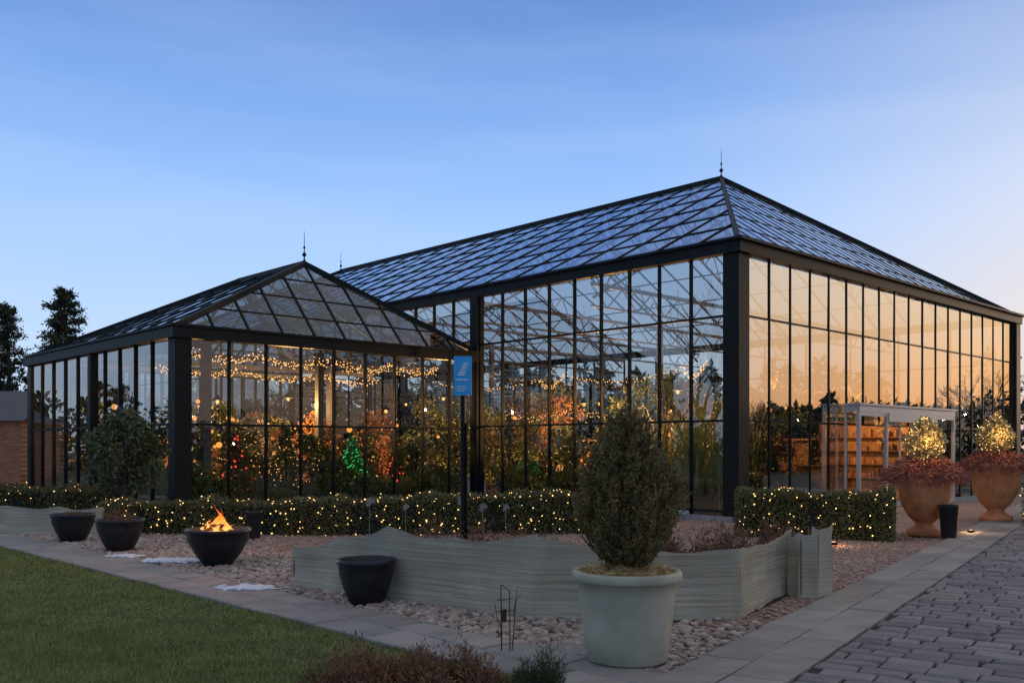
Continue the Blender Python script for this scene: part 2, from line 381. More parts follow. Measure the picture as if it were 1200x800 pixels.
for q in range(120):
    if q%2: t,s=random.uniform(T0+1,-.6),random.uniform(9.6,17.6)
    else: t,s=random.uniform(1,15),random.uniform(1.6,18)
    C.append(W(t,s,random.uniform(.8,2.9)));S.append(random.choice([.02,.03,.045,.06,.08]))
blobs('hanging_lanterns',C,S,lantern,None,ICO2,0)
# indoor greenery
fol=M('indoor_foliage',(.10,.14,.04),.55,0,(.045,.07,.022),1.5,island=[(.04,.06,.02),(.11,.15,.045),(.18,.17,.055)])
autumn=M('autumn_foliage',(.30,.13,.04),.6,0,(.15,.07,.025),2,island=[(.12,.07,.02),(.32,.12,.03),(.42,.2,.06)])
bark=M('bark',(.10,.075,.055),.9,0,(.05,.04,.03),9,bump=.6,bscale=30)
def bush_tree(name,x,y,h,rad,n,size,mt,z0=0,trunk=.35,clumps=14,aspect=.45,flat=1.0,lights=0):
    e=empty(name)
    tb=MB();base=Vector((x,y,z0));top=base+Vector((random.uniform(-.05,.05)*h,random.uniform(-.05,.05)*h,h*.8))
    r0=.018*h+.015
    tb.cone(base,base.lerp(top,.5),r0,r0*.7,7);tb.cone(base.lerp(top,.5),top,r0*.7,r0*.25,7)
    C=[];cz=h*(trunk+1)/2;ch=h*(1-trunk)/2
    for i in range(clumps):
        a=random.uniform(0,6.28);u=random.uniform(-1,1);q=(1-u*u)**.5*random.uniform(.35,.85)
        c=base+Vector((math.cos(a)*rad*q,math.sin(a)*rad*q,cz+u*ch*.85))
        st=base.lerp(top,min(1,max(.3,(c.z-z0)/h*.75)))
        tb.cone(st,c,r0*.35,r0*.1,5)
        cr=rad*random.uniform(.28,.5)
        k=n//clumps;p=unit(rng.normal(size=(k,3)))*(rng.uniform(.3,1,(k,1))**.5)*cr*np.array([1,1,flat*.8])
        C.append(p+np.array(c))
    tb.obj('trunk',[bark],e,True)
    C=np.concatenate(C);leaves('crown',C,size,mt,e,aspect)
    if lights: 
        idx=rng.choice(len(C),lights);blobs('fairy_lights',C[idx]*1.0,np.full(lights,.013),bulb_soft,e,jit=0)
    return e
for q,(t,s,h,r) in enumerate(((-7.6,9.6,1.6,.6),(-5.9,10.8,2.4,.8),(-4.3,9.5,1.4,.5),(-3.2,11.6,2.6,.8),(-1.3,9.6,1.9,.6),(-6.8,13,2.8,.9),(-4.6,14.2,2.9,.9),(-7.8,16.5,3,.9),(-1.0,12,2.7,.8),(-2.8,15,2.8,.9),
             (1.6,7.2,2.2,.8),(1.3,4.4,2.6,.8),(3.8,5.6,3.6,1.1),(3.3,8.3,3.1,1.0),(6.4,6.2,4.0,1.3),(2.6,14,3.2,1.1),(6.5,12,4.2,1.3),(3.5,2.2,3.2,.9),(9,8,4.0,1.2),(12,9,4,1.2),(2.2,20,3.5,1.3),(7,18,4.4,1.5),(12,16,4,1.4),
             (4.2,1.6,1.8,.6),(12.8,1.5,1.9,.7),(14.8,2,2.2,.8),(2.8,.9,1.3,.5),(5,15,3.4,1.2),(9.5,16,3.8,1.4),(4.8,10.5,2.6,1),(1.2,9.6,2.4,.8),(14,7,3.5,1.2),(15.2,12,4,1.3),(11,19,4,1.5),(8,21,4.4,1.6),(14,21,4,1.6),
             (-5.2,12.4,2.3,.8),(-7.7,11.4,2.2,.7),(-2.2,17,2.6,.9),(-6.4,17.2,2.6,.9),(-4,10.6,1.9,.6),(-2.2,10.9,2.0,.6),(1.2,6,2.0,.6),(2.3,4.2,2.3,.7),(5.2,4.4,2.8,.9),(4,12.4,3,1),(6.0,4.4,2.6,.9),(10.8,3.4,2.8,.9),(11.7,2.2,2.2,.7))):
    x,y,_=W(t,s);bush_tree('indoor_tree',x,y,h,r,1700,.125,autumn if q%5==3 else fol,.06,.12,12,lights=90 if q%2 else 25)
def lowplants(name,reg,n,h,size,mt):
    t0,t1,s0,s1=reg;t=rng.uniform(t0,t1,n);s=rng.uniform(s0,s1,n)
    hh=h*(.45+.55*np.abs(np.sin(t*2.1+s*1.7)*np.cos(s*1.3-t)))
    z=rng.uniform(0,1,n)**.7*hh+.06
    P=np.stack([CX+t*BX+s*AX,CY+t*BY+s*AY,z],1)
    d=np.stack([rng.normal(size=n)*.6,rng.normal(size=n)*.6,np.ones(n)],1)
    return leaves(name,P,size,mt,None,.3,d)
redfol=M('red_foliage',(.3,.05,.03),.6,0,(.12,.03,.02),2,island=[(.3,.04,.03),(.12,.08,.03),(.35,.1,.04)])
lowplants('indoor_plants',(.25,1.6,.5,8.2),13000,1.1,.16,fol)
lowplants('indoor_plants',(-8.3,-.4,8.6,9.6),13000,.95,.14,fol)
lowplants('indoor_plants',(-8.5,-7.4,9.6,18),9000,1.0,.14,fol)
lowplants('indoor_plants',(.6,4.4,.3,1.2),4000,.9,.16,fol)
lowplants('indoor_plants',(10.6,16,.3,1.2),6000,.9,.16,fol)
lowplants('poinsettias',(-7.8,-1,9.6,10.8),4500,.85,.1,redfol)
lowplants('poinsettias',(1.6,2.6,2,8),4000,.9,.1,redfol)
def reeds(name,spots,mt,hr=(2.2,3.6)):
    V=[];F=[]
    for (x,y,n) in spots:
        for i in range(n):
            a=random.uniform(0,6.28);h=random.uniform(*hr);b=random.uniform(.2,1.1);w=random.uniform(.012,.028)
            bx=x+random.gauss(0,.2);by=y+random.gauss(0,.2);sd=Vector((-math.sin(a),math.cos(a),0))*w
            k=len(V)
            for j in range(8):
                u=j/7;p=Vector((bx+math.cos(a)*b*u**2.2,by+math.sin(a)*b*u**2.2,.06+h*(u-.28*b*u**3)));ww=sd*(1-u**3)
                V+= [tuple(p-ww),tuple(p+ww)]
            for j in range(7): F.append((k+2*j,k+2*j+1,k+2*j+3,k+2*j+2))
    return npmesh(name,V,F,[mt])
reedm=M('reed_leaf',(.34,.38,.15),.5,0,(.19,.23,.08),2,island=[(.17,.22,.07),(.36,.40,.15),(.45,.42,.2)])
reeds('tall_reeds',[(*W(.95,.95)[:2],110),(*W(.95,1.9)[:2],120),(*W(1.0,2.9)[:2],80),(*W(2,1.2)[:2],90)],reedm)
def xmas(name,t,s,z,h,r,mt,lights,ln=120,lr=.02):
    e=empty(name);x,y,_=W(t,s);n=3500
    u=rng.uniform(0,1,n)**.7;a=rng.uniform(0,6.28,n);rr=r*u*(.75+.3*np.sin(a*5+u*9))*rng.uniform(.4,1,n)**.5
    P=np.stack([x+rr*np.cos(a),y+rr*np.sin(a),z+h*(1-u)],1);d=np.stack([np.cos(a),np.sin(a),-.2*np.ones(n)],1)
    leaves('needles',P,.1,mt,e,.25,d)
    tb=MB();tb.cone((x,y,.06),(x,y,z+h),.05,.01);tb.lathe([(.16,.0),(.22,.35),(.24,.38),(.2,.38),(.18,.3)],(x,y,.06),16);tb.obj('trunk_and_pot',[bark],e)
    u=rng.uniform(0,1,ln)**.6;a=rng.uniform(0,6.28,ln);rr=r*u*1.0
    C=np.stack([x+rr*np.cos(a),y+rr*np.sin(a),z+h*(1-u)],1);o=blobs('lights',C,np.full(ln,lr),lights,e,jit=0)
gr=EM('green_light',(.06,1,.22),1.2);rd=EM('red_light',(1,.08,.05),1.8)
xmas('christmas_tree',-3.3,9.75,.75,1.15,.48,M('green_needles',(.05,.3,.08),.5),gr,240,.015)
xmas('christmas_tree',-5.2,9.9,.5,1.7,.6,fol,bulb_soft,90,.012)
xmas('christmas_tree',-6.5,10,.4,1.6,.5,fol,rd,60,.028)
xmas('christmas_tree',1.9,5.5,.4,2.2,.7,fol,bulb_soft,110,.013)
xmas('christmas_tree',4.6,3.4,.4,2.4,.8,fol,bulb_soft,120,.013)
xmas('christmas_tree',-.9,10.9,.4,1.5,.5,fol,rd,50,.022)
def table(t,s):
    e=MB();x=W(t,s,.06);e.lathe([(.2,0),(.2,.02),(.03,.04),(.03,.7),(.35,.72),(.36,.745),(.001,.75)],x,20)
    for q in range(3):
        a=q*2.1+random.random();c=(x[0]+.6*math.cos(a),x[1]+.6*math.sin(a),.06)
        e.lathe([(.19,.43),(.2,.45),(.001,.46)],c,12)
        for w in range(4): 
            b=w*1.57+a;e.cone((c[0]+.17*math.cos(b),c[1]+.17*math.sin(b),.06),(c[0]+.13*math.cos(b),c[1]+.13*math.sin(b),.5),.012,.012,5)
        e.cone((c[0]+.2*math.cos(a-.6),c[1]+.2*math.sin(a-.6),.5),(c[0]+.22*math.cos(a-.6),c[1]+.22*math.sin(a-.6),.95),.015,.015,5)
        e.cone((c[0]+.2*math.cos(a+.6),c[1]+.2*math.sin(a+.6),.5),(c[0]+.22*math.cos(a+.6),c[1]+.22*math.sin(a+.6),.95),.015,.015,5)
        e.beam((c[0]+.21*math.cos(a-.6),c[1]+.21*math.sin(a-.6),.88),(c[0]+.21*math.cos(a+.6),c[1]+.21*math.sin(a+.6),.88),.02,.12)
    e.obj('cafe_table',[wood])
for t,s in((-7.6,12.2),(-6.2,14),(2.2,9.2),(5.5,2.2)): table(t,s)
# ---------------------------------------------------------------- ground
grassbase=M('lawn_soil',(.08,.10,.03),.95,0,(.05,.06,.022),3)
gd=MB();gd.face([(-400,-300,0),(400,-300,0),(400,500,0),(-400,500,0)]);gd.obj('ground',[M('meadow',(.05,.06,.03),.95,0,(.035,.04,.02),.2)])
m=bpy.data.materials.new('pink_gravel');m.use_nodes=True;nt=m.node_tree;b=nt.nodes['Principled BSDF'];b.inputs['Roughness'].default_value=.9
tc=nn(nt,'ShaderNodeTexCoord');vo=nn(nt,'ShaderNodeTexVoronoi');vo.inputs['Scale'].default_value=42;nt.links.new(tc.outputs['Object'],vo.inputs['Vector'])
cr=nn(nt,'ShaderNodeValToRGB');E=cr.color_ramp.elements;E[0].color=(.2,.12,.09,1);E[1].color=(.55,.40,.32,1);x=E.new(.5);x.color=(.38,.25,.19,1)
sp=nn(nt,'ShaderNodeSeparateColor');nt.links.new(vo.outputs['Color'],sp.inputs[0]);nt.links.new(sp.outputs[0],cr.inputs[0])
no=nn(nt,'ShaderNodeTexNoise');no.inputs['Scale'].default_value=.8;nt.links.new(tc.outputs['Object'],no.inputs['Vector'])
mx=nn(nt,'ShaderNodeMix',data_type='RGBA',blend_type='MULTIPLY');mx.inputs['Factor'].default_value=.5
nt.links.new(cr.outputs[0],mx.inputs['A'])
cr2=nn(nt,'ShaderNodeValToRGB');cr2.color_ramp.elements[0].color=(.5,.5,.5,1);cr2.color_ramp.elements[0].position=.3;cr2.color_ramp.elements[1].position=.6
nt.links.new(no.outputs['Fac'],cr2.inputs[0]);nt.links.new(cr2.outputs[0],mx.inputs['B'])
nt.links.new(mx.outputs['Result'],b.inputs['Base Color'])
bp=nn(nt,'ShaderNodeBump');bp.inputs['Strength'].default_value=.9;bp.inputs['Distance'].default_value=.02;bp.invert=True
nt.links.new(vo.outputs['Distance'],bp.inputs['Height']);nt.links.new(bp.outputs['Normal'],b.inputs['Normal']);gravel=m
g=MB();g.face([W(-12.25,-12,.004),W(22,-12,.004),W(22,40,.004),W(-12.25,40,.004)]);g.obj('gravel',[gravel])
EX,EY=1.81,7.66;DX,DY=.553,.833;NX,NY=.833,-.553
def K(k,n,z=0): return (EX+k*DX+n*NX,EY+k*DY+n*NY,z)
def kn(x,y): return ((x-EX)*DX+(y-EY)*DY,(x-EX)*NX+(y-EY)*NY)
paver=M('paver_stone',(.25,.22,.205),.7,0,(.14,.12,.115),4,bump=.7,bscale=45,island=[(.09,.08,.08),(.18,.16,.155),(.31,.27,.24),(.13,.12,.12),(.25,.22,.205)])
slabm=M('slab_stone',(.38,.34,.30),.8,0,(.20,.18,.165),3,bump=.5,bscale=70,island=[(.14,.13,.125),(.37,.33,.285),(.24,.22,.2),(.30,.26,.23)],detail=8)
joint=M('joint_sand',(.05,.045,.04),.95)
jb=MB();jb.face([K(-7,-.02,.010),K(-7,16,.010),K(32,16,.010),K(32,-.02,.010)]);jb.obj('paved_path_bed',[joint])
def stone(mb,fn,a0,a1,b0,b1,z,m=0,ch=.012,tilt=.003):
    j=lambda:random.uniform(-.006,.006)
    q=[(a0+j(),b0+j()),(a1+j(),b0+j()),(a1+j(),b1+j()),(a0+j(),b1+j())]
    i=len(mb.v);ca,cb=(a0+a1)/2,(b0+b1)/2
    zt=[z+random.gauss(0,tilt) for _ in range(4)]
    for p in q: mb.v.append(fn(*p,.0))
    for p,zz in zip(q,zt): mb.v.append(fn(*p,zz-ch*.8))
    for p,zz in zip(q,zt):
        mb.v.append(fn(p[0]+(ch if p[0]<ca else -ch),p[1]+(ch if p[1]<cb else -ch),zz))
    for k in range(4):
        k2=(k+1)%4
        mb.f.append((i+k,i+k2,i+4+k2,i+4+k));mb.f.append((i+4+k,i+4+k2,i+8+k2,i+8+k));mb.m+=[m,m]
    mb.f.append((i+8,i+9,i+10,i+11));mb.m.append(m)
pv=MB();k=-6.5
while k<26:
    d=random.choice([.2,.22,.24]);n=.80-random.uniform(0,.3)
    while n<15:
        w=random.choice([.24,.28,.33,.38])
        a=max(n,.79)
        x,y,_=K(k,(a+n+w)/2)
        t_,s_=toL(x,y)
        if n+w-a>.08 and s_<-.15 and y>2.5: stone(pv,K,k+.008,k+d-.008,a+.008,n+w-.008,.035,0,.018,.005)
        n+=w
    k+=d
pv.obj('cobbled_path',[paver])
sl=MB();k=-3.0
while k<26:
    d=random.choice([.75,.8,.9])
    stone(sl,K,k+.006,k+d-.006,.0,.385,.042,0,.01,.003);stone(sl,K,k+.006+.3,k+d-.006+.3,.395,.78,.042,0,.01,.003);k+=d
s=-9.6
while s<34:
    d=random.choice([.7,.8,.6])
    stone(sl,W,-13.02,-12.62,s+.008,s+d-.008,.04,0,.01,.003);stone(sl,W,-12.61,-12.24,s+.2,s+d+.18,.04,0,.01,.003)
    if s<-6.6:
        x,y,_=W(-11.8,s)
        if kn(x,y)[1]<-.3: stone(sl,W,-12.225,-11.6,s+.008,s+d-.008,.04,0,.01,.003)
    s+=d
sl.obj('stone_slab_path',[slabm])
j2=MB();j2.face([W(-13.04,-9.8,.008),W(-12.2,-9.8,.008),W(-12.2,36,.008),W(-13.04,36,.008)]);j2.obj('slab_bed',[joint])
lw=MB();lw.face([W(-45,-7.2,.006),W(-13.03,-7.2,.006),W(-13.03,45,.006),W(-45,45,.006)]);lw.obj('lawn_base',[grassbase])
sb=MB();sb.face([W(-25,-14,.0065),W(-13.03,-14,.0065),W(-13.03,-6.7,.0065),W(-25,-6.7,.0065)]);sb.obj('soil_bed',[M('soil',(.05,.035,.025),.95,0,(.025,.02,.015),8,bump=1,bscale=30)])
N=60000
Y=5.5*np.exp(rng.uniform(0,1,N)*math.log(24/5.5));X=Y*rng.uniform(-.62,.05,N)
X=np.repeat(X,8)+rng.normal(0,.018,N*8);Y=np.repeat(Y,8)+rng.normal(0,.018,N*8);hk=np.repeat(rng.uniform(.4,1.4,N),8)
T=(X-CX)*BX+(Y-CY)*BY;S=(X-CX)*AX+(Y-CY)*AY
ok=(T<-13.02+rng.normal(0,.02,len(T)))&(S>-6.9+.15*np.sin(T*3))&(T>-22)
X,Y,hk=X[ok],Y[ok],hk[ok];n=len(X)
h=rng.uniform(.02,.055,n)*hk*(.85+.3*np.sin(X*1.3)*np.cos(Y*1.7));a=rng.uniform(0,6.28,n);w=.0028*(Y/6)**.9
lx,ly=rng.normal(0,.018,n),rng.normal(0,.018,n)
B=np.stack([X,Y,np.full(n,.006)],1);sd=np.stack([np.cos(a)*w,np.sin(a)*w,np.zeros(n)],1)
V=np.stack([B-sd,B+sd,B+np.stack([lx,ly,h],1)],1).reshape(-1,3)
blade=M('grass_blade',(.26,.28,.07),.6,0,(.10,.15,.03),2.2,island=[(.08,.12,.02),(.22,.28,.06),(.44,.38,.15),(.14,.2,.035)],detail=8,lo=.42,hi=.6)
npmesh('lawn_grass',V,np.arange(3*n).reshape(n,3),[blade])
def inpoly(x,y,P):
    r=np.zeros(len(x),bool);j=len(P)-1
    for i in range(len(P)):
        xi,yi=P[i];xj,yj=P[j]
        c=((yi>y)!=(yj>y))&(x<(xj-xi)*(y-yi)/((yj-yi) or 1e-9)+xi);r^=c;j=i
    return r
bed=[(-2.52,10.74),(-1.30,9.84),(-.4,9.24),(.2,8.74),(.9,8.64),(1.5,8.62),(2.13,8.78),(3.1,10.3),(3.43,10.07),(3.75,11.0),(3.5,11.9),(0,12.1),(-2.2,11.8)]
def peb(n,smin,smax,band,base,name,mt):
    t=rng.uniform(-12.22,0,n);s=rng.uniform(-8,8,n) if band else rng.uniform(-8,16,n)
    if band: t=-12.22+np.abs(rng.normal(0,1.1,n))
    x=CX+t*BX+s*AX;y=CY+t*BY+s*AY
    kk,n_=kn(x,y)
    ok=(~inpoly(x,y,bed))&(n_<-.02)&(y<19)
    x,y=x[ok],y[ok];r=rng.uniform(smin,smax,len(x))
    z=.004+r*.3+rng.uniform(0,smax*.5,len(x))*.5
    blobs(name,np.stack([x,y,z],1),np.stack([r*rng.uniform(.8,1.5,len(x)),r,r*rng.uniform(.5,.8,len(x))],1),mt,None,base,.1)
pebm=M('pebble',(.40,.30,.24),.75,0,(.26,.19,.15),3,island=[(.09,.08,.075),(.36,.24,.17),(.5,.38,.3),(.17,.165,.16),(.62,.55,.48),(.32,.18,.12)])
gravm=M('gravel_stone',(.45,.29,.21),.85,0,(.32,.2,.14),1,island=[(.22,.13,.1),(.44,.27,.19),(.6,.43,.33),(.35,.22,.16),(.52,.33,.23)])
peb(9000,.016,.040,True,ICO2,'river_pebbles',pebm)
peb(42000,.011,.024,False,ICO1,'gravel_stones',gravm)
snow=M('snow',(.75,.78,.82),.7,0,(.6,.63,.68),20)
C=[];S=[]
for cx,cy,rx,ry,n in((-4.74,13.05,.35,.22,220),(-2.9,10.5,.25,.16,150),(-5.6,13.6,.2,.12,60)):
    for _ in range(n):
        C.append((cx+random.gauss(0,rx*.5),cy+random.gauss(0,ry*.5),.045));r=random.uniform(.015,.055);S.append((r*1.4,r,r*.35))
blobs('snow_patches',C,np.array(S),snow,None,ICO2,.2)
# ---------------------------------------------------------------- fabric windbreaks
m=bpy.data.materials.new('woven_fabric');m.use_nodes=True;nt=m.node_tree;b=nt.nodes['Principled BSDF'];b.inputs['Roughness'].default_value=.95;b.inputs['Specular IOR Level'].default_value=.05
tc=nn(nt,'ShaderNodeTexCoord')
mp=nn(nt,'ShaderNodeMapping');mp.inputs['Scale'].default_value=(.9,.9,70);nt.links.new(tc.outputs['Object'],mp.inputs[0])
no=nn(nt,'ShaderNodeTexNoise');no.inputs['Scale'].default_value=1.0;no.inputs['Detail'].default_value=2;nt.links.new(mp.outputs[0],no.inputs['Vector'])
n4=nn(nt,'ShaderNodeTexNoise');n4.inputs['Scale'].default_value=110;n4.inputs['Detail'].default_value=2;nt.links.new(tc.outputs['Object'],n4.inputs['Vector'])
ad=nn(nt,'ShaderNodeMix',data_type='FLOAT');ad.inputs['Factor'].default_value=.35;nt.links.new(no.outputs['Fac'],ad.inputs['A']);nt.links.new(n4.outputs['Fac'],ad.inputs['B'])
n3=nn(nt,'ShaderNodeTexNoise');n3.inputs['Scale'].default_value=1.8;n3.inputs['Detail'].default_value=5;nt.links.new(tc.outputs['Object'],n3.inputs['Vector'])
cr=nn(nt,'ShaderNodeValToRGB');cr.color_ramp.elements[0].position=.38;cr.color_ramp.elements[1].position=.62;cr.color_ramp.elements[0].color=(.33,.29,.21,1);cr.color_ramp.elements[1].color=(.53,.475,.36,1)
nt.links.new(ad.outputs['Result'],cr.inputs[0])
mx=nn(nt,'ShaderNodeMix',data_type='RGBA',blend_type='MULTIPLY');mx.inputs['Factor'].default_value=.4
c3=nn(nt,'ShaderNodeValToRGB');c3.color_ramp.elements[0].position=.35;c3.color_ramp.elements[0].color=(.65,.62,.55,1);c3.color_ramp.elements[1].position=.65
nt.links.new(n3.outputs['Fac'],c3.inputs[0]);nt.links.new(cr.outputs[0],mx.inputs['A']);nt.links.new(c3.outputs[0],mx.inputs['B']);nt.links.new(mx.outputs['Result'],b.inputs['Base Color'])
bp=nn(nt,'ShaderNodeBump');bp.inputs['Strength'].default_value=.35;bp.inputs['Distance'].default_value=.005;nt.links.new(ad.outputs['Result'],bp.inputs['Height']);nt.links.new(bp.outputs['Normal'],b.inputs['Normal'])
fabric=m
def fence(name,pts,rows=18,step=.03,wr=.014):
    e=empty(name);V=[];F=[];cols=0;acc=0;st=MB()
    for a,c in zip(pts[:-1],pts[1:]):
        L=math.hypot(c[0]-a[0],c[1]-a[1]);n=max(2,int(L/step));nx,ny=-(c[1]-a[1])/L,(c[0]-a[0])/L
        st.cone((a[0]-nx*.03,a[1]-ny*.03,0),(a[0]-nx*.03,a[1]-ny*.03,a[2]-.03),.014,.012,6)
        for i in range(n):
            u=i/n;x=a[0]+(c[0]-a[0])*u;y=a[1]+(c[1]-a[1])*u;h=a[2]+(c[2]-a[2])*u-.05*math.sin(u*math.pi)+.007*math.sin(acc*9+i*.3)
            env=math.sin(u*math.pi)**.6
            for r in range(rows+1):
                v=r/rows;ds=min(u,1-u)*L
                o=env*(wr*math.sin((acc+u*L)*6+v*2.3)+wr*.4*math.sin((acc+u*L)*15-v*5+1)-.035*math.sin(v*math.pi))+.007*math.sin(v*8+acc*3)+.006*math.sin(ds*45+v*6)*math.exp(-ds*8)
                V.append((x+nx*o,y+ny*o,.003+v*h))
            cols+=1
        acc+=L
    for i in range(cols-1):
        for r in range(rows):
            k=i*(rows+1)+r;F.append((k,k+rows+1,k+rows+2,k+1))
    npmesh('fabric',V,F,[fabric],e,True);st.obj('stakes',[wood],e)
fence('fabric_windbreak',[(3.12,10.5,.70),(2.13,8.76,.67),(1.0,8.6,.70),(.2,8.72,.80),(-.55,9.3,.71),(-1.30,9.84,.78),(-1.9,10.25,.62),(-2.52,10.74,.47),(-2.4,11.4,.4),(-1,11.7,.36)])
fence('fabric_windbreak',[(3.6,11.3,.66),(3.43,10.07,.79),(3.24,9.95,.73),(3.05,10.0,.7),(2.96,10.2,.68)])
fence('fabric_windbreak',[(-7.35,17.9,.5),(-7.5,17.2,.52),(-8.2,17.0,.54),(-9.3,17.3,.55),(-10.8,18.2,.52),(-11.5,19.5,.5)])
bd=MB();bd.face([(x,y,.012) for x,y in bed]);bd.obj('planting_bed',[bpy.data.materials['soil']])
heath=M('heather',(.26,.10,.055),.8,0,(.13,.06,.035),3,island=[(.14,.06,.035),(.32,.12,.06),(.2,.16,.07),(.1,.08,.04)])
def clumps(name,pts,size,mt,per=500,aspect=.25):
    e=[];D=[]
    for x,y,r,h,z0 in pts:
        a=rng.uniform(0,6.28,per);q=rng.uniform(0,1,per)**.5;u=rng.uniform(0,1,per)
        rr=r*q*(.6+.4*u);z=z0+h*u*(1-.5*q*q)*(1+.25*np.sin(a*3+x*7))
        e.append(np.stack([x+rr*np.cos(a),y+rr*np.sin(a),z],1));D.append(np.stack([np.cos(a)*.7*q,np.sin(a)*.7*q,np.ones(per)],1))
    return leaves(name,np.concatenate(e),size,mt,None,aspect,np.concatenate(D))
clumps('heather_bed',[(random.uniform(-1.2,.4),random.uniform(10.6,11.5),.28,random.uniform(.5,.68),0) for _ in range(16)],.06,heath,900)
clumps('heather_bed',[(random.uniform(1.2,3.1),random.uniform(10.4,11.4),.28,random.uniform(.55,.75),0) for _ in range(20)],.06,heath,900)
clumps('heather_bed',[(random.uniform(-1.25,-.1),random.uniform(5.8,6.3),.16,random.uniform(.14,.33),0) for _ in range(22)],.038,heath,900)
dp=M('dark_pine',(.05,.07,.03),.6,0,(.03,.045,.018),6,island=[(.03,.05,.018),(.07,.1,.035),(.1,.12,.04)])
clumps('dwarf_pine',[(.14+random.uniform(-.12,.12),6.0+random.uniform(-.1,.1),.09,random.uniform(.2,.36),0) for _ in range(9)],.045,dp,600,.1)
# ---------------------------------------------------------------- hedges with lights
hedm=M('hedge_leaf',(.12,.12,.038),.6,0,(.055,.06,.022),2.5,island=[(.04,.045,.018),(.13,.13,.04),(.24,.18,.065),(.08,.085,.026)])
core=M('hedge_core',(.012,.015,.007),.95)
def hedge(name,pts,w,n,lights):
    e=empty(name);mb=MB();P=[];Lp=[]
    segs=[(a,b,math.hypot(b[0]-a[0],b[1]-a[1])) for a,b in zip(pts[:-1],pts[1:])];tot=sum(s[2] for s in segs)
    for a,b,L in segs:
        dx,dy=(b[0]-a[0])/L,(b[1]-a[1])/L;nx,ny=dy,-dx;c=w/2-.07
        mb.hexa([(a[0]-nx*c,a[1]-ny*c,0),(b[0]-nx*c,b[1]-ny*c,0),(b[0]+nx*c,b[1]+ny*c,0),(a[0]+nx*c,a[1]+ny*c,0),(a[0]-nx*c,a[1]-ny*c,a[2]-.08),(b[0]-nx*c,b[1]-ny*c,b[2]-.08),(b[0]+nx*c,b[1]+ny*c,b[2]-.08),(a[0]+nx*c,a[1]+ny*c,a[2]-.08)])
        for (cnt,lst) in((int(n*L/tot),P),(int(lights*L/tot),Lp)):
            u=rng.uniform(-.01,1.01,cnt);side=rng.uniform(0,1,cnt);h=a[2]+(b[2]-a[2])*u
            xs=a[0]+(b[0]-a[0])*u
            wob=.04*np.sin(xs*3.1)+.03*np.sin(xs*7.7+1)
            q=np.where(side<.5,1.,np.where(side<.62,-1.,rng.uniform(-1,1,cnt)));z=np.where(side<.62,rng.uniform(0,1,cnt)*h,h*(1+0*u))
            dep=np.abs(rng.normal(0,.045,cnt)) if lst is P else rng.uniform(-.03,.03,cnt)
            off=q*(w/2-np.where(side<.62,dep,0))+np.where(side<.62,wob,0)
            z=np.where(side>=.62,h-dep+wob+rng.normal(0,.025,cnt),z)
            lst.append(np.stack([a[0]+(b[0]-a[0])*u+nx*off,a[1]+(b[1]-a[1])*u+ny*off,np.maximum(z,.01)],1))
    for (p,q) in((pts[0],pts[1]),(pts[-1],pts[-2])):
        L=math.hypot(q[0]-p[0],q[1]-p[1]);dx,dy=(q[0]-p[0])/L,(q[1]-p[1])/L;cnt=1400
        o=rng.uniform(-w/2,w/2,cnt);z=rng.uniform(0,p[2],cnt);i_=np.abs(rng.normal(0,.03,cnt))-.03
        P.append(np.stack([p[0]+dx*i_-dy*o,p[1]+dy*i_+dx*o,z],1))
    mb.obj('core',[core],e);leaves('foliage',np.concatenate(P),.045,hedm,e,.6)
    L=np.concatenate(Lp);blobs('fairy_lights',L,np.full(len(L),.0095)*rng.uniform(.5,1.5,len(L)),bulb,e,jit=0)
hedge('clipped_hedge',[(-7.6,17.7,.58),(-4,17.5,.62),(-1,17.6,.72),(1.9,17.9,.78)],.75,42000,420)
hedge('clipped_hedge',[(4.2,17.3,.8),(6.6,16.3,.83)],.8,15000,130)
hedge('clipped_hedge',[(-12.6,21.5,.75),(-8.6,20.6,.7)],.8,14000,60)
hedge('clipped_hedge',[(11.1,19.6,.85),(14,22.4,.85)],.8,12000,110)
# ---------------------------------------------------------------- pots
blackp=M('black_glaze',(.018,.019,.023),.4,0,(.01,.01,.012),8,bump=.15,bscale=25)
pot_m=M('sage_stone_pot',(.46,.43,.31),.7,0,(.34,.325,.23),3,bump=.25,bscale=90,detail=8)
terra=M('terracotta',(.66,.25,.09),.75,0,(.44,.16,.06),5,bump=.35,bscale=30)
soil=bpy.data.materials['soil'];straw=M('straw',(.6,.40,.16),.85,0,(.4,.24,.1),9,island=[(.3,.2,.1),(.7,.5,.22),(.5,.29,.12)])
def bowl(name,x,y,r,h,taper=.6):
    mb=MB();mb.lathe([(.001,0),(r*taper*.9,0),(r*taper,.02),(r*(taper*.4+.56),h*.35),(r*.97,h*.7),(r*.98,h*.88),(r*1.04,h*.9),(r*1.05,h),(r*.96,h),(r*.93,h*.85),(r*.8,h*.55)],(x,y,.01),40)
    i=MB();i.lathe([(r*.9,h*.75),(.001,h*.78)],(x,y,.01),24)
    e=empty(name);mb.obj('bowl',[blackp],e,True);i.obj('soil_fill',[soil],e,True);return e
bowl('black_planter_bowl',-1.49,9.62,.29,.46,.62)
bowl('black_planter_bowl',-6.05,14.5,.345,.5,.55);bowl('black_planter_bowl',-7.45,15.95,.345,.48,.55)
clumps('bowl_plant',[(-6.05,14.5,.25,.22,.42),(-7.45,15.95,.2,.1,.4)],.05,heath,500)
def tallpot(name,x,y,r,h):
    mb=MB();mb.lathe([(.001,0),(r*.72,0),(r*.75,.02),(r*.97,h*.93),(r*1.03,h*.94),(r*1.03,h),(r*.93,h),(r*.85,h*.8),(.001,h*.8)],(x,y,.035),24);mb.obj(name,[blackp],None,True)
tallpot('black_planter',-4.5,16.4,.14,.46);tallpot('black_planter',7.6,16.35,.165,.58)
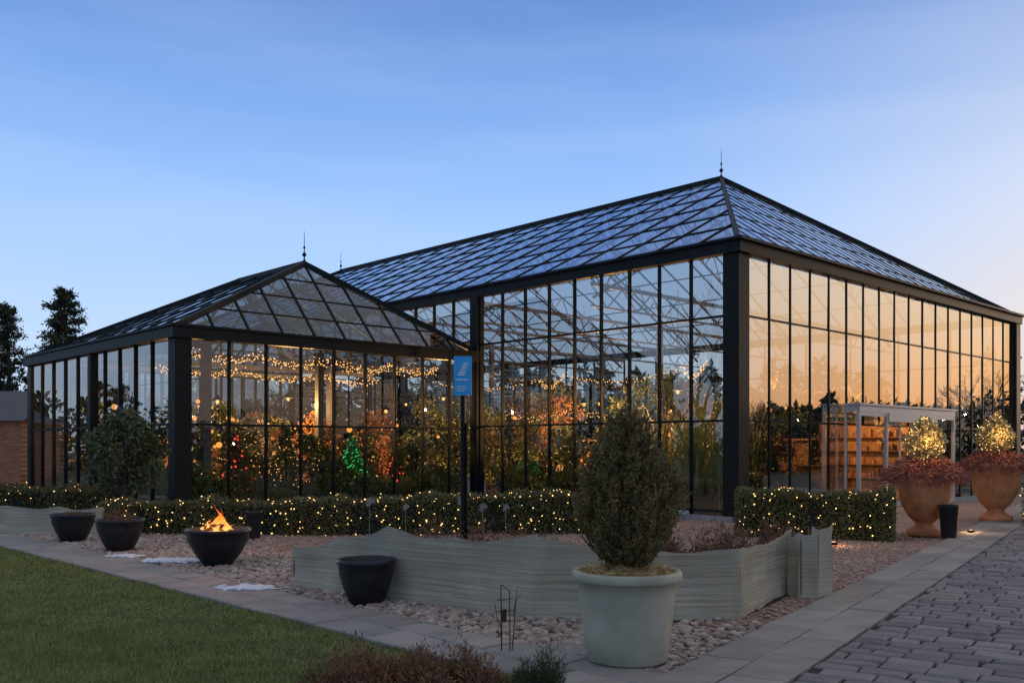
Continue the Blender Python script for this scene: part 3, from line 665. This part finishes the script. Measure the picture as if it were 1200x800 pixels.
e=bowl('fire_bowl',-3.99,12.75,.42,.5,.45)
lg=MB()
for q in range(7):
    a=q*.9;lg.cone((-3.99+.28*math.cos(a),12.75+.28*math.sin(a),.44),(-3.99-.1*math.cos(a+.4),12.75-.1*math.sin(a+.4),.56),.035,.03,7)
lg.obj('logs',[bark],e,True)
m=bpy.data.materials.new('flame');m.use_nodes=True;nt=m.node_tree;nt.nodes.clear()
tc=nn(nt,'ShaderNodeTexCoord');sx=nn(nt,'ShaderNodeSeparateXYZ');nt.links.new(tc.outputs['Generated'],sx.inputs[0])
cr=nn(nt,'ShaderNodeValToRGB');E=cr.color_ramp.elements;E[0].color=(1,.50,.12,1);E[1].color=(1,.07,.01,1);x=E.new(.45);x.color=(1,.22,.03,1);nt.links.new(sx.outputs[2],cr.inputs[0])
em=nn(nt,'ShaderNodeEmission');em.inputs['Strength'].default_value=2.0;nt.links.new(cr.outputs[0],em.inputs[0])
tr=nn(nt,'ShaderNodeBsdfTransparent');lw_=nn(nt,'ShaderNodeLayerWeight');lw_.inputs[0].default_value=.5;mi=nn(nt,'ShaderNodeMixShader')
nt.links.new(lw_.outputs['Facing'],mi.inputs[0]);nt.links.new(em.outputs[0],mi.inputs[1]);nt.links.new(tr.outputs[0],mi.inputs[2])
o=nn(nt,'ShaderNodeOutputMaterial');nt.links.new(mi.outputs[0],o.inputs[0]);m.cycles.emission_sampling='NONE';flame=m
fm=MB()
for (dx,dy,r,h) in((0.02,0,.07,.38),(-.09,.03,.075,.22),(.1,-.03,.07,.19),(-.17,-.02,.06,.11),(.18,.04,.06,.12),(.03,-.08,.08,.16),(-.04,.1,.05,.31),(.08,.08,.04,.27),(-.13,.08,.035,.2),(.0,-.12,.05,.12)):
    ph=random.uniform(0,6);i=len(fm.v);n=12
    for j in range(14):
        u=j/13;rr=r*(math.sin(math.pi*min(1,u*1.0+.14))**.9)*(1-u)**.7+.001
        ox=.06*math.sin(u*6+ph)*u;oy=.03*math.cos(u*4+ph)*u
        for k in range(n):
            a=2*math.pi*k/n;q=rr*(1+.3*math.sin(2*a+u*7+ph));fm.v.append((-3.99+dx+ox+q*math.cos(a),12.75+dy+oy+q*math.sin(a),.45+h*u))
    for j in range(13):
        for k in range(n):
            k2=(k+1)%n;fm.f.append((i+j*n+k,i+j*n+k2,i+(j+1)*n+k2,i+(j+1)*n+k));fm.m.append(0)
fm.obj('flames',[flame],e,True)
C=[(-3.99+random.gauss(0,.12),12.75+random.gauss(0,.12),.43+random.uniform(0,.04)) for _ in range(60)]
blobs('embers',C,np.full(60,.025),EM('ember',(1,.2,.03),4),e)
l=bpy.data.lights.new('fire_light','POINT');l.energy=32;l.color=(1,.42,.12);l.shadow_soft_size=.15;o=bpy.data.objects.new('fire_light',l);o.location=(-3.99,12.75,.72);link(o,e)
# foreground stone pot with conifer
px,py=.85,6.95
e=empty('potted_conifer')
mb=MB();mb.lathe([(.001,0),(.285,0),(.3,.015),(.33,.25),(.355,.5),(.365,.585),(.395,.59),(.405,.6),(.405,.645),(.395,.66),(.365,.66),(.345,.64),(.335,.56)],(px,py,.042),64);mb.obj('pot',[pot_m],e,True)
mb=MB();mb.lathe([(.34,.6),(.2,.63),(.001,.65)],(px,py,.042),24);mb.obj('potting_soil',[soil],e,True)
n=2600;a=rng.uniform(0,6.28,n);q=rng.uniform(0,1,n)**.5*.33;P=np.stack([px+q*np.cos(a),py+q*np.sin(a),.66+.05*(1-q/.33)+rng.uniform(0,.035,n)],1)
leaves('straw_mulch',P,.08,straw,e,.08,np.stack([rng.normal(size=n),rng.normal(size=n),.15*np.ones(n)],1),.3)
tb=MB();P=[];D=[]
def prof(z):   # crown radius: narrow foot, widest at a third, long taper
    pts=[(.70,.07),(.80,.19),(.95,.31),(1.10,.385),(1.22,.40),(1.35,.36),(1.5,.27),(1.65,.175),(1.78,.095),(1.95,.02)]
    for (a,b),(c,d) in zip(pts[:-1],pts[1:]):
        if z<=c: return b+(d-b)*max(0,z-a)/(c-a)
    return .02
for q in range(10):
    a=q*.9+random.random();r=random.uniform(.02,.08);b=Vector((px+r*math.cos(a),py+r*math.sin(a),.66));t_=Vector((px+.14*math.cos(a)*random.random(),py+.14*math.sin(a)*random.random(),random.uniform(1.3,1.7)))
    m1=b.lerp(t_,.5)+Vector((random.uniform(-.04,.04),random.uniform(-.04,.04),0));tb.cone(b,m1,.017,.012,6);tb.cone(m1,t_,.012,.004,6)
q=0
while q<1600:
    z=random.uniform(.74,1.85);R0=prof(z)
    if random.random()>(R0/.4)*.9+.12: continue
    q+=1;a=random.uniform(0,6.28)
    R0*=1+.13*math.sin(a*3+z*6)+.15*math.sin(a*7-z*13)
    r=R0*random.uniform(.12,1.0)**.55
    b=Vector((px+r*.86*math.cos(a),py+r*.86*math.sin(a),z-.06));L=random.uniform(.07,.16)
    d=Vector((math.cos(a)*.5,math.sin(a)*.5,random.uniform(.4,1.2))).normalized()
    tb.cone(b,b+d*L,.003,.001,3)
    for w in range(34):
        u=random.random();p=b+d*L*u;f=(d+Vector((random.gauss(0,.55),random.gauss(0,.55),random.gauss(0,.55)))).normalized();P.append(p);D.append(f)
for q in range(10):
    a=random.uniform(0,6.28);r=random.uniform(0,.07);b=Vector((px+r*math.cos(a),py+r*math.sin(a),1.70+random.uniform(-.08,.04)));L=random.uniform(.06,.17)*(1 if q else 1.2)
    for w in range(70):
        u=random.random();P.append(b+Vector((math.cos(a)*.15*u*L,math.sin(a)*.15*u*L,L*u)));D.append(Vector((random.gauss(0,.5),random.gauss(0,.5),1)).normalized())
con=M('conifer_needle',(.27,.20,.065),.6,0,(.08,.08,.03),12,island=[(.05,.06,.02),(.19,.155,.05),(.40,.23,.09),(.12,.12,.036)],lo=.42,hi=.6)
tb.obj('stems',[bark],e,True);leaves('needles',[tuple(p) for p in P],.028,con,e,.32,[tuple(x) for x in D],.4)
rust=M('rusty_iron',(.16,.08,.045),.8,.4,(.05,.03,.025),20,bump=.5,bscale=60)
rs=MB();bx,by=-.05,7.25
rs.cone((bx-.03,by,0),(bx-.035,by,.55),.006,.004,6);rs.cone((bx+.035,by,0),(bx+.03,by,.50),.005,.004,6)
for z in(.26,.34,.43): rs.cone((bx-.06,by,z),(bx+.06,by,z+.01),.004,.004,6)
rs.cone((bx-.035,by,.55),(bx+.03,by,.50),.004,.003,5)
rs.cone((bx+.06,by,.3),(bx+.09,by,.5),.004,.003,5);rs.cone((bx-.06,by,.26),(bx-.08,by,.4),.004,.003,5);rs.beam((bx-.01,by-.01,.27),(bx-.01,by-.01,.36),.04,.012)
rs.cone((bx+.05,by+.02,0),(bx+.08,by+.02,.42),.005,.003,5);rs.cone((bx+.08,by+.02,.42),(bx+.12,by+.02,.47),.003,.002,5)
rs.obj('iron_garden_stake',[rust])
# signpost
e=empty('information_sign');sx_,sy_=-.58,11.1
mb=MB();mb.cone((sx_,sy_,0),(sx_,sy_,2.26),.028,.028,12);mb.beam((sx_+.03,sy_,0),(sx_+.03,sy_,1.9),.02,.05);mb.obj('post',[frame],e)
blue=M('sign_blue',(.03,.36,.74),.4,0,(.025,.32,.68),3);sgw=M('sign_white',(.7,.78,.82),.5)
mb=MB();mb.hexa([(sx_-.105,sy_-.05,2.22),(sx_+.105,sy_-.05,2.22),(sx_+.105,sy_-.03,2.22),(sx_-.105,sy_-.03,2.22),(sx_-.105,sy_-.05,2.68),(sx_+.105,sy_-.05,2.68),(sx_+.105,sy_-.03,2.68),(sx_-.105,sy_-.03,2.68)]);mb.obj('panel',[blue],e)
mb=MB();Y_=sy_-.0535
def sq(x0,x1,z0,z1,k=0): mb.face([(sx_+x0,Y_,z0),(sx_+x1,Y_,z0),(sx_+x1+k,Y_,z1),(sx_+x0+k,Y_,z1)])
for q in range(6): sq(-.06+q*.012,.02+q*.008,2.455+q*.026,2.471+q*.026,.012)
sq(-.07,.07,2.395,2.412);sq(-.07,.04,2.32,2.33);sq(-.07,.06,2.295,2.305);sq(-.07,.02,2.27,2.28)
mb.obj('sign_marks',[sgw],e)
orn=M('ornament_metal',(.25,.23,.21),.5,.5)
for (x,y,z,r) in((-2.35,15.5,.72,.07),(-1.7,15,.66,.05),(-.78,14.6,.8,.08),(-.45,14.4,.70,.06),(-.1,14.9,.66,.05)):
    mb=MB();mb.cone((x,y,0),(x,y,z),.006,.006,5)
    pts=[(x+r*math.cos(a)*(1+.35*math.cos(3*a)),y-.01,z+r*math.sin(a)*(1+.3*math.sin(2*a))) for a in [k*6.283/20 for k in range(20)]]
    mb.face(pts);mb.face([(p[0],p[1]+.012,p[2]) for p in reversed(pts)]);mb.obj('garden_ornament',[orn])
# ---------------------------------------------------------------- urns
golden=M('golden_foliage',(.45,.35,.15),.6,0,(.28,.2,.08),6,island=[(.25,.19,.07),(.55,.44,.2),(.38,.3,.12)])
hred=M('heather_red',(.42,.14,.08),.8,0,(.2,.08,.05),7,island=[(.18,.07,.05),(.48,.14,.09),(.3,.16,.09),(.55,.3,.22)])
def urn(x,y,k=1.0):
    e=empty('terracotta_urn');mb=MB();p=[(.001,0),(.30,0),(.31,.04),(.31,.09),(.25,.12),(.17,.17),(.15,.22),(.19,.26),(.27,.34),(.36,.5),(.42,.68),(.44,.85),(.445,.92),(.47,.94),(.475,.97),(.45,.99),(.46,1.03),(.53,1.07),(.545,1.11),(.53,1.14),(.46,1.13),(.42,1.05)]
    mb.lathe([(r*k,z*k) for r,z in p],(x,y,.035),72,0,lambda a,z:.022*math.cos(a*18) if .3*k<z<.8*k else 0);mb.obj('urn',[terra],e,True)
    mb=MB();mb.lathe([(.44*k,1.08*k),(.001,1.1*k)],(x,y,.035),20);mb.obj('soil_fill',[soil],e)
    n=7000;a=rng.uniform(0,6.28,n);q=rng.uniform(0,1,n)**.5;r=q*.66*k*(1+.12*np.sin(a*5)+.06*np.sin(a*11));z=1.38*k-.3*k*q**2.5+rng.uniform(-.14,.06,n)
    leaves('heather_skirt',np.stack([x+r*np.cos(a),y+r*np.sin(a),z],1),.09,hred,e,.2,np.stack([np.cos(a),np.sin(a),.6-q],1))
    n=4000;p_=unit(rng.normal(size=(n,3)))*(rng.uniform(.2,1,(n,1))**.4)*np.array([.36,.36,.42])*k;p_[:,0:2]*=(1-.45*np.clip(p_[:,2:3]/.42,0,1))
    c=np.array([x,y,1.74*k]);leaves('topiary',p_+c,.06,golden,e,.45)
    m_=unit(rng.normal(size=(150,3)))*np.array([.36,.36,.42])*k*rng.uniform(.8,1.05,(150,1));m_[:,0:2]*=(1-.45*np.clip(m_[:,2:3]/.42,0,1));blobs('fairy_lights',m_+c,np.full(150,.009),bulb,e,jit=0)
    l=bpy.data.lights.new('topiary_light','POINT');l.energy=9;l.color=(1,.62,.28);l.shadow_soft_size=.05;o=bpy.data.objects.new('topiary_light',l);o.location=(x-.1,y-.5,1.75*k);link(o,e)
urn(7.42,16.9,1.0);urn(10.45,20.3,1.08)
for (x,y) in((8.5,17.4),(5.2,15.2)):
    e=empty('ground_uplight');mb=MB();mb.lathe([(.06,.0),(.065,.05),(.05,.055)],(x,y,.035),14,0);mb.lathe([(.05,.05),(.001,.052)],(x,y,.035),14,1);mb.obj('fixture',[frame,lampglow],e)
    l=bpy.data.lights.new('uplight','POINT');l.energy=7;l.color=(1,.6,.3);l.shadow_soft_size=.05;o=bpy.data.objects.new('uplight',l);o.location=(x,y,.17);link(o,e)
shr=M('shrub_leaf',(.08,.10,.04),.5,0,(.04,.055,.02),3,island=[(.035,.05,.018),(.08,.1,.035),(.12,.14,.055)])
bush_tree('shrub_tree',-7.85,19.0,2.35,.78,7000,.085,shr,0,.22,30,.5)
# ---------------------------------------------------------------- background trees
pine=M('pine_needle',(.03,.045,.02),.7,0,(.015,.022,.01),.8,island=[(.015,.022,.01),(.03,.045,.018),(.045,.06,.025)])
def pinetree(x,y,h,r,crown0=.35,n=11000,name='pine_tree'):
    e=empty(name);tb=MB();tb.cone((x,y,0),(x+.2,y,h*.55),h*.02,h*.013,8);tb.cone((x+.2,y,h*.55),(x,y,h*.97),h*.013,h*.003,8);C=[]
    nb=44
    for i in range(nb):
        u=i/nb;z=h*(crown0+(1-crown0)*u);rad=r*(1-u)**.8*random.uniform(.45,1.1)+.15;a=i*2.4+random.random()
        tip=Vector((x+math.cos(a)*rad,y+math.sin(a)*rad,z+rad*.12));b=Vector((x,y,z-.1));tb.cone(b,tip,h*.005,h*.001,4)
        for q in range(4):
            c=b.lerp(tip,.3+.23*q);k=n//nb//4;C.append(rng.normal(size=(k,3))*np.array([.30,.30,.16])*(.4+rad*.3)+np.array(c))
    tb.obj('trunk',[bark],e);leaves('needles',np.concatenate(C),.24,pine,e,.35)
pinetree(-28.6,60,11.8,3.2,.2,14000);pinetree(-26.6,62,8.8,2.4,.15);pinetree(-32.3,60,10.8,2.4,.15);pinetree(-30.6,63,8.6,2.6,.1);pinetree(-36,62,9.5,2.5,.2);pinetree(34.5,60,10.4,2.2,.2);pinetree(-24.5,66,6.8,2.2,.1);pinetree(37,62,9,2.4,.2)
def baretree(x,y,h,name='bare_tree',depth=6):
    mb=MB();rr=random.Random(int(x*7+y*3))
    def rec(p,d,L,r,k):
        q=p+d*L;mb.cone(p,q,r,r*.68,5 if k>3 else 3)
        if k==0:return
        for i in range(3 if k<depth else 4):
            v=Vector((rr.gauss(0,1),rr.gauss(0,1),rr.gauss(0,.5)));v=(v-d*v.dot(d)).normalized()
            dn=(d*1.0+v*rr.uniform(.35,.85)+Vector((0,0,.12))).normalized();rec(q if i<2 else p.lerp(q,.7),dn,L*rr.uniform(.68,.85),r*.62,k-1)
    rec(Vector((x,y,0)),Vector((0,0,1)),h*.24,h*.02,depth);mb.obj(name,[bark])
baretree(-22,16.5,11.5);baretree(-24,22,10,depth=5);baretree(54,47,8.5);baretree(50,36,7,depth=5);baretree(58,56,8,depth=5);baretree(47,30,6.5,depth=5);baretree(-21,46,7.5,depth=5);baretree(51,52,7.5,depth=6)
C=[]
def massed(x,y,h,r,k,cone=False):
    u=rng.uniform(0,1,k);b=rng.uniform(0,6.28,k);q=(r*(1-u)**.7*rng.uniform(.3,1.15,k)) if cone else r*(np.sin(np.pi*np.clip(u*.9+.12,0,1))**.7)*rng.uniform(.3,1.1,k)
    C.append(np.stack([x+q*np.cos(b),y+q*np.sin(b),u*h],1))
for i in range(380):
    a=rng.uniform(0,2*math.pi);d=rng.uniform(72,110);h=rng.uniform(3.5,8)*(1.25 if math.sin(a*7)>.3 else .9);massed(d*math.cos(a),d*math.sin(a),h,h*rng.uniform(.25,.5),300)
for i in range(110):
    u0=rng.uniform(0,1);h=rng.uniform(2.6,4.6)*(1.2 if i%6==0 else 1);massed(44+18*u0+rng.normal()*2,16+44*u0,h,h*rng.uniform(.35,.55),480,i%3==0)
for i in range(80):
    x=rng.uniform(-34,26);h=rng.uniform(4.5,7.6);massed(x,rng.uniform(62,70)-abs(x)*.05,h,h*rng.uniform(.3,.45),420,i%3==0)
leaves('distant_trees',np.concatenate(C),.6,pine,None,.5)
e=empty('brick_shed');mb=MB()
def wbox(mb,x0,x1,y0,y1,z0,z1,m=0): mb.hexa([(x0,y0,z0),(x1,y0,z0),(x1,y1,z0),(x0,y1,z0),(x0,y0,z1),(x1,y0,z1),(x1,y1,z1),(x0,y1,z1)],m)
wbox(mb,-22,-16.2,31,35,0,2.5);mb.obj('walls',[brick],e)
mb=MB();mb.face([(-22.3,30.8,2.5),(-16,30.8,2.5),(-16,33,3.6),(-22.3,33,3.6)]);mb.face([(-16,35.2,2.5),(-22.3,35.2,2.5),(-22.3,33,3.6),(-16,33,3.6)]);mb.face([(-16.02,30.9,2.5),(-16.02,35.1,2.5),(-16.02,33,3.58)]);mb.obj('roof',[galv],e)
mb=MB();wbox(mb,-19.6,-18.6,30.93,30.99,1,2);mb.obj('window',[frame],e)
# ---------------------------------------------------------------- world
w=bpy.data.worlds.new('World');sc.world=w;w.use_nodes=True;nt=w.node_tree;bg=nt.nodes['Background']
SAZ=R(38)
sky=nn(nt,'ShaderNodeTexSky',sky_type='NISHITA');sky.sun_disc=False;sky.sun_elevation=R(3);sky.sun_rotation=R(90)-SAZ;sky.altitude=0
tc=nn(nt,'ShaderNodeTexCoord');nz=nn(nt,'ShaderNodeVectorMath',operation='NORMALIZE');nt.links.new(tc.outputs['Generated'],nz.inputs[0])
sp=nn(nt,'ShaderNodeSeparateXYZ');nt.links.new(nz.outputs[0],sp.inputs[0])
def ramp(st):
    r=nn(nt,'ShaderNodeValToRGB');E=r.color_ramp.elements
    while len(E)<len(st):E.new(.5)
    for i,(p,c) in enumerate(st):E[i].position=p;E[i].color=(*c,1)
    nt.links.new(sp.outputs[2],r.inputs[0]);return r
cool=ramp([(0,(.46,.57,.71)),(.10,(.45,.60,.82)),(.22,(.32,.51,.86)),(.34,(.175,.345,.72)),(.45,(.105,.215,.53)),(.62,(.24,.28,.38)),(1,(.42,.40,.39))])  # overhead stops paler than a dusk sky, added for neutral ambient light
warm=ramp([(0,(.88,.33,.09)),(.06,(.92,.48,.20)),(.14,(.92,.67,.43)),(.26,(.84,.76,.68)),(.45,(.38,.46,.64)),(.62,(.36,.36,.40)),(1,(.42,.40,.39))])  # same added brightness in the overhead stops
dt=nn(nt,'ShaderNodeVectorMath',operation='DOT_PRODUCT');dt.inputs[1].default_value=(.953,.302,0);nt.links.new(nz.outputs[0],dt.inputs[0])
mr=nn(nt,'ShaderNodeMapRange');mr.inputs['From Min'].default_value=.38;mr.inputs['From Max'].default_value=.95;nt.links.new(dt.outputs['Value'],mr.inputs[0])
pw=nn(nt,'ShaderNodeMath',operation='POWER');pw.inputs[1].default_value=1.6;nt.links.new(mr.outputs[0],pw.inputs[0])
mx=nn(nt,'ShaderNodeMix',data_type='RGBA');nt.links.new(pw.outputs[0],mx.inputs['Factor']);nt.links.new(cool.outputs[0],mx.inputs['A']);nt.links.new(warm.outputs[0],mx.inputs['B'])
mp=nn(nt,'ShaderNodeMapping');mp.inputs['Scale'].default_value=(1.2,1.2,9);mp.inputs['Rotation'].default_value=(0,R(6),0);nt.links.new(nz.outputs[0],mp.inputs[0])
no=nn(nt,'ShaderNodeTexNoise');no.inputs['Scale'].default_value=1.4;no.inputs['Detail'].default_value=5;nt.links.new(mp.outputs[0],no.inputs['Vector'])
m2=nn(nt,'ShaderNodeMapRange');m2.inputs['From Min'].default_value=.5;m2.inputs['From Max'].default_value=.8;m2.inputs['To Max'].default_value=.16;nt.links.new(no.outputs['Fac'],m2.inputs[0])
hz=nn(nt,'ShaderNodeMix',data_type='RGBA');hz.inputs['B'].default_value=(.6,.66,.80,1);nt.links.new(m2.outputs[0],hz.inputs['Factor']);nt.links.new(mx.outputs['Result'],hz.inputs['A'])
ns=nn(nt,'ShaderNodeVectorMath',operation='SCALE');ns.inputs['Scale'].default_value=.1;nt.links.new(sky.outputs[0],ns.inputs[0])
m3=nn(nt,'ShaderNodeMix',data_type='RGBA');m3.inputs['Factor'].default_value=.06;nt.links.new(hz.outputs['Result'],m3.inputs['A']);nt.links.new(ns.outputs[0],m3.inputs['B'])
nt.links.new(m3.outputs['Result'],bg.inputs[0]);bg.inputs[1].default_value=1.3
l=bpy.data.lights.new('sun','SUN');l.energy=.6;l.angle=R(6);l.color=(1,.72,.5);o=bpy.data.objects.new('sun',l);link(o)
el=R(3);o.rotation_euler=Vector((math.cos(SAZ)*math.cos(el),math.sin(SAZ)*math.cos(el),math.sin(el))).to_track_quat('Z','Y').to_euler()
# ---------------------------------------------------------------- camera
cam=bpy.data.cameras.new('camera');co=bpy.data.objects.new('camera',cam);link(co);co.location=(0,0,1.6);co.rotation_euler=(R(90),0,0)
cam.sensor_width=36;cam.lens=33.03;cam.shift_y=.104;cam.clip_end=2000;cam.clip_start=.1
sc.camera=co
sc.view_settings.view_transform='Standard';sc.view_settings.look='None';sc.view_settings.exposure=0
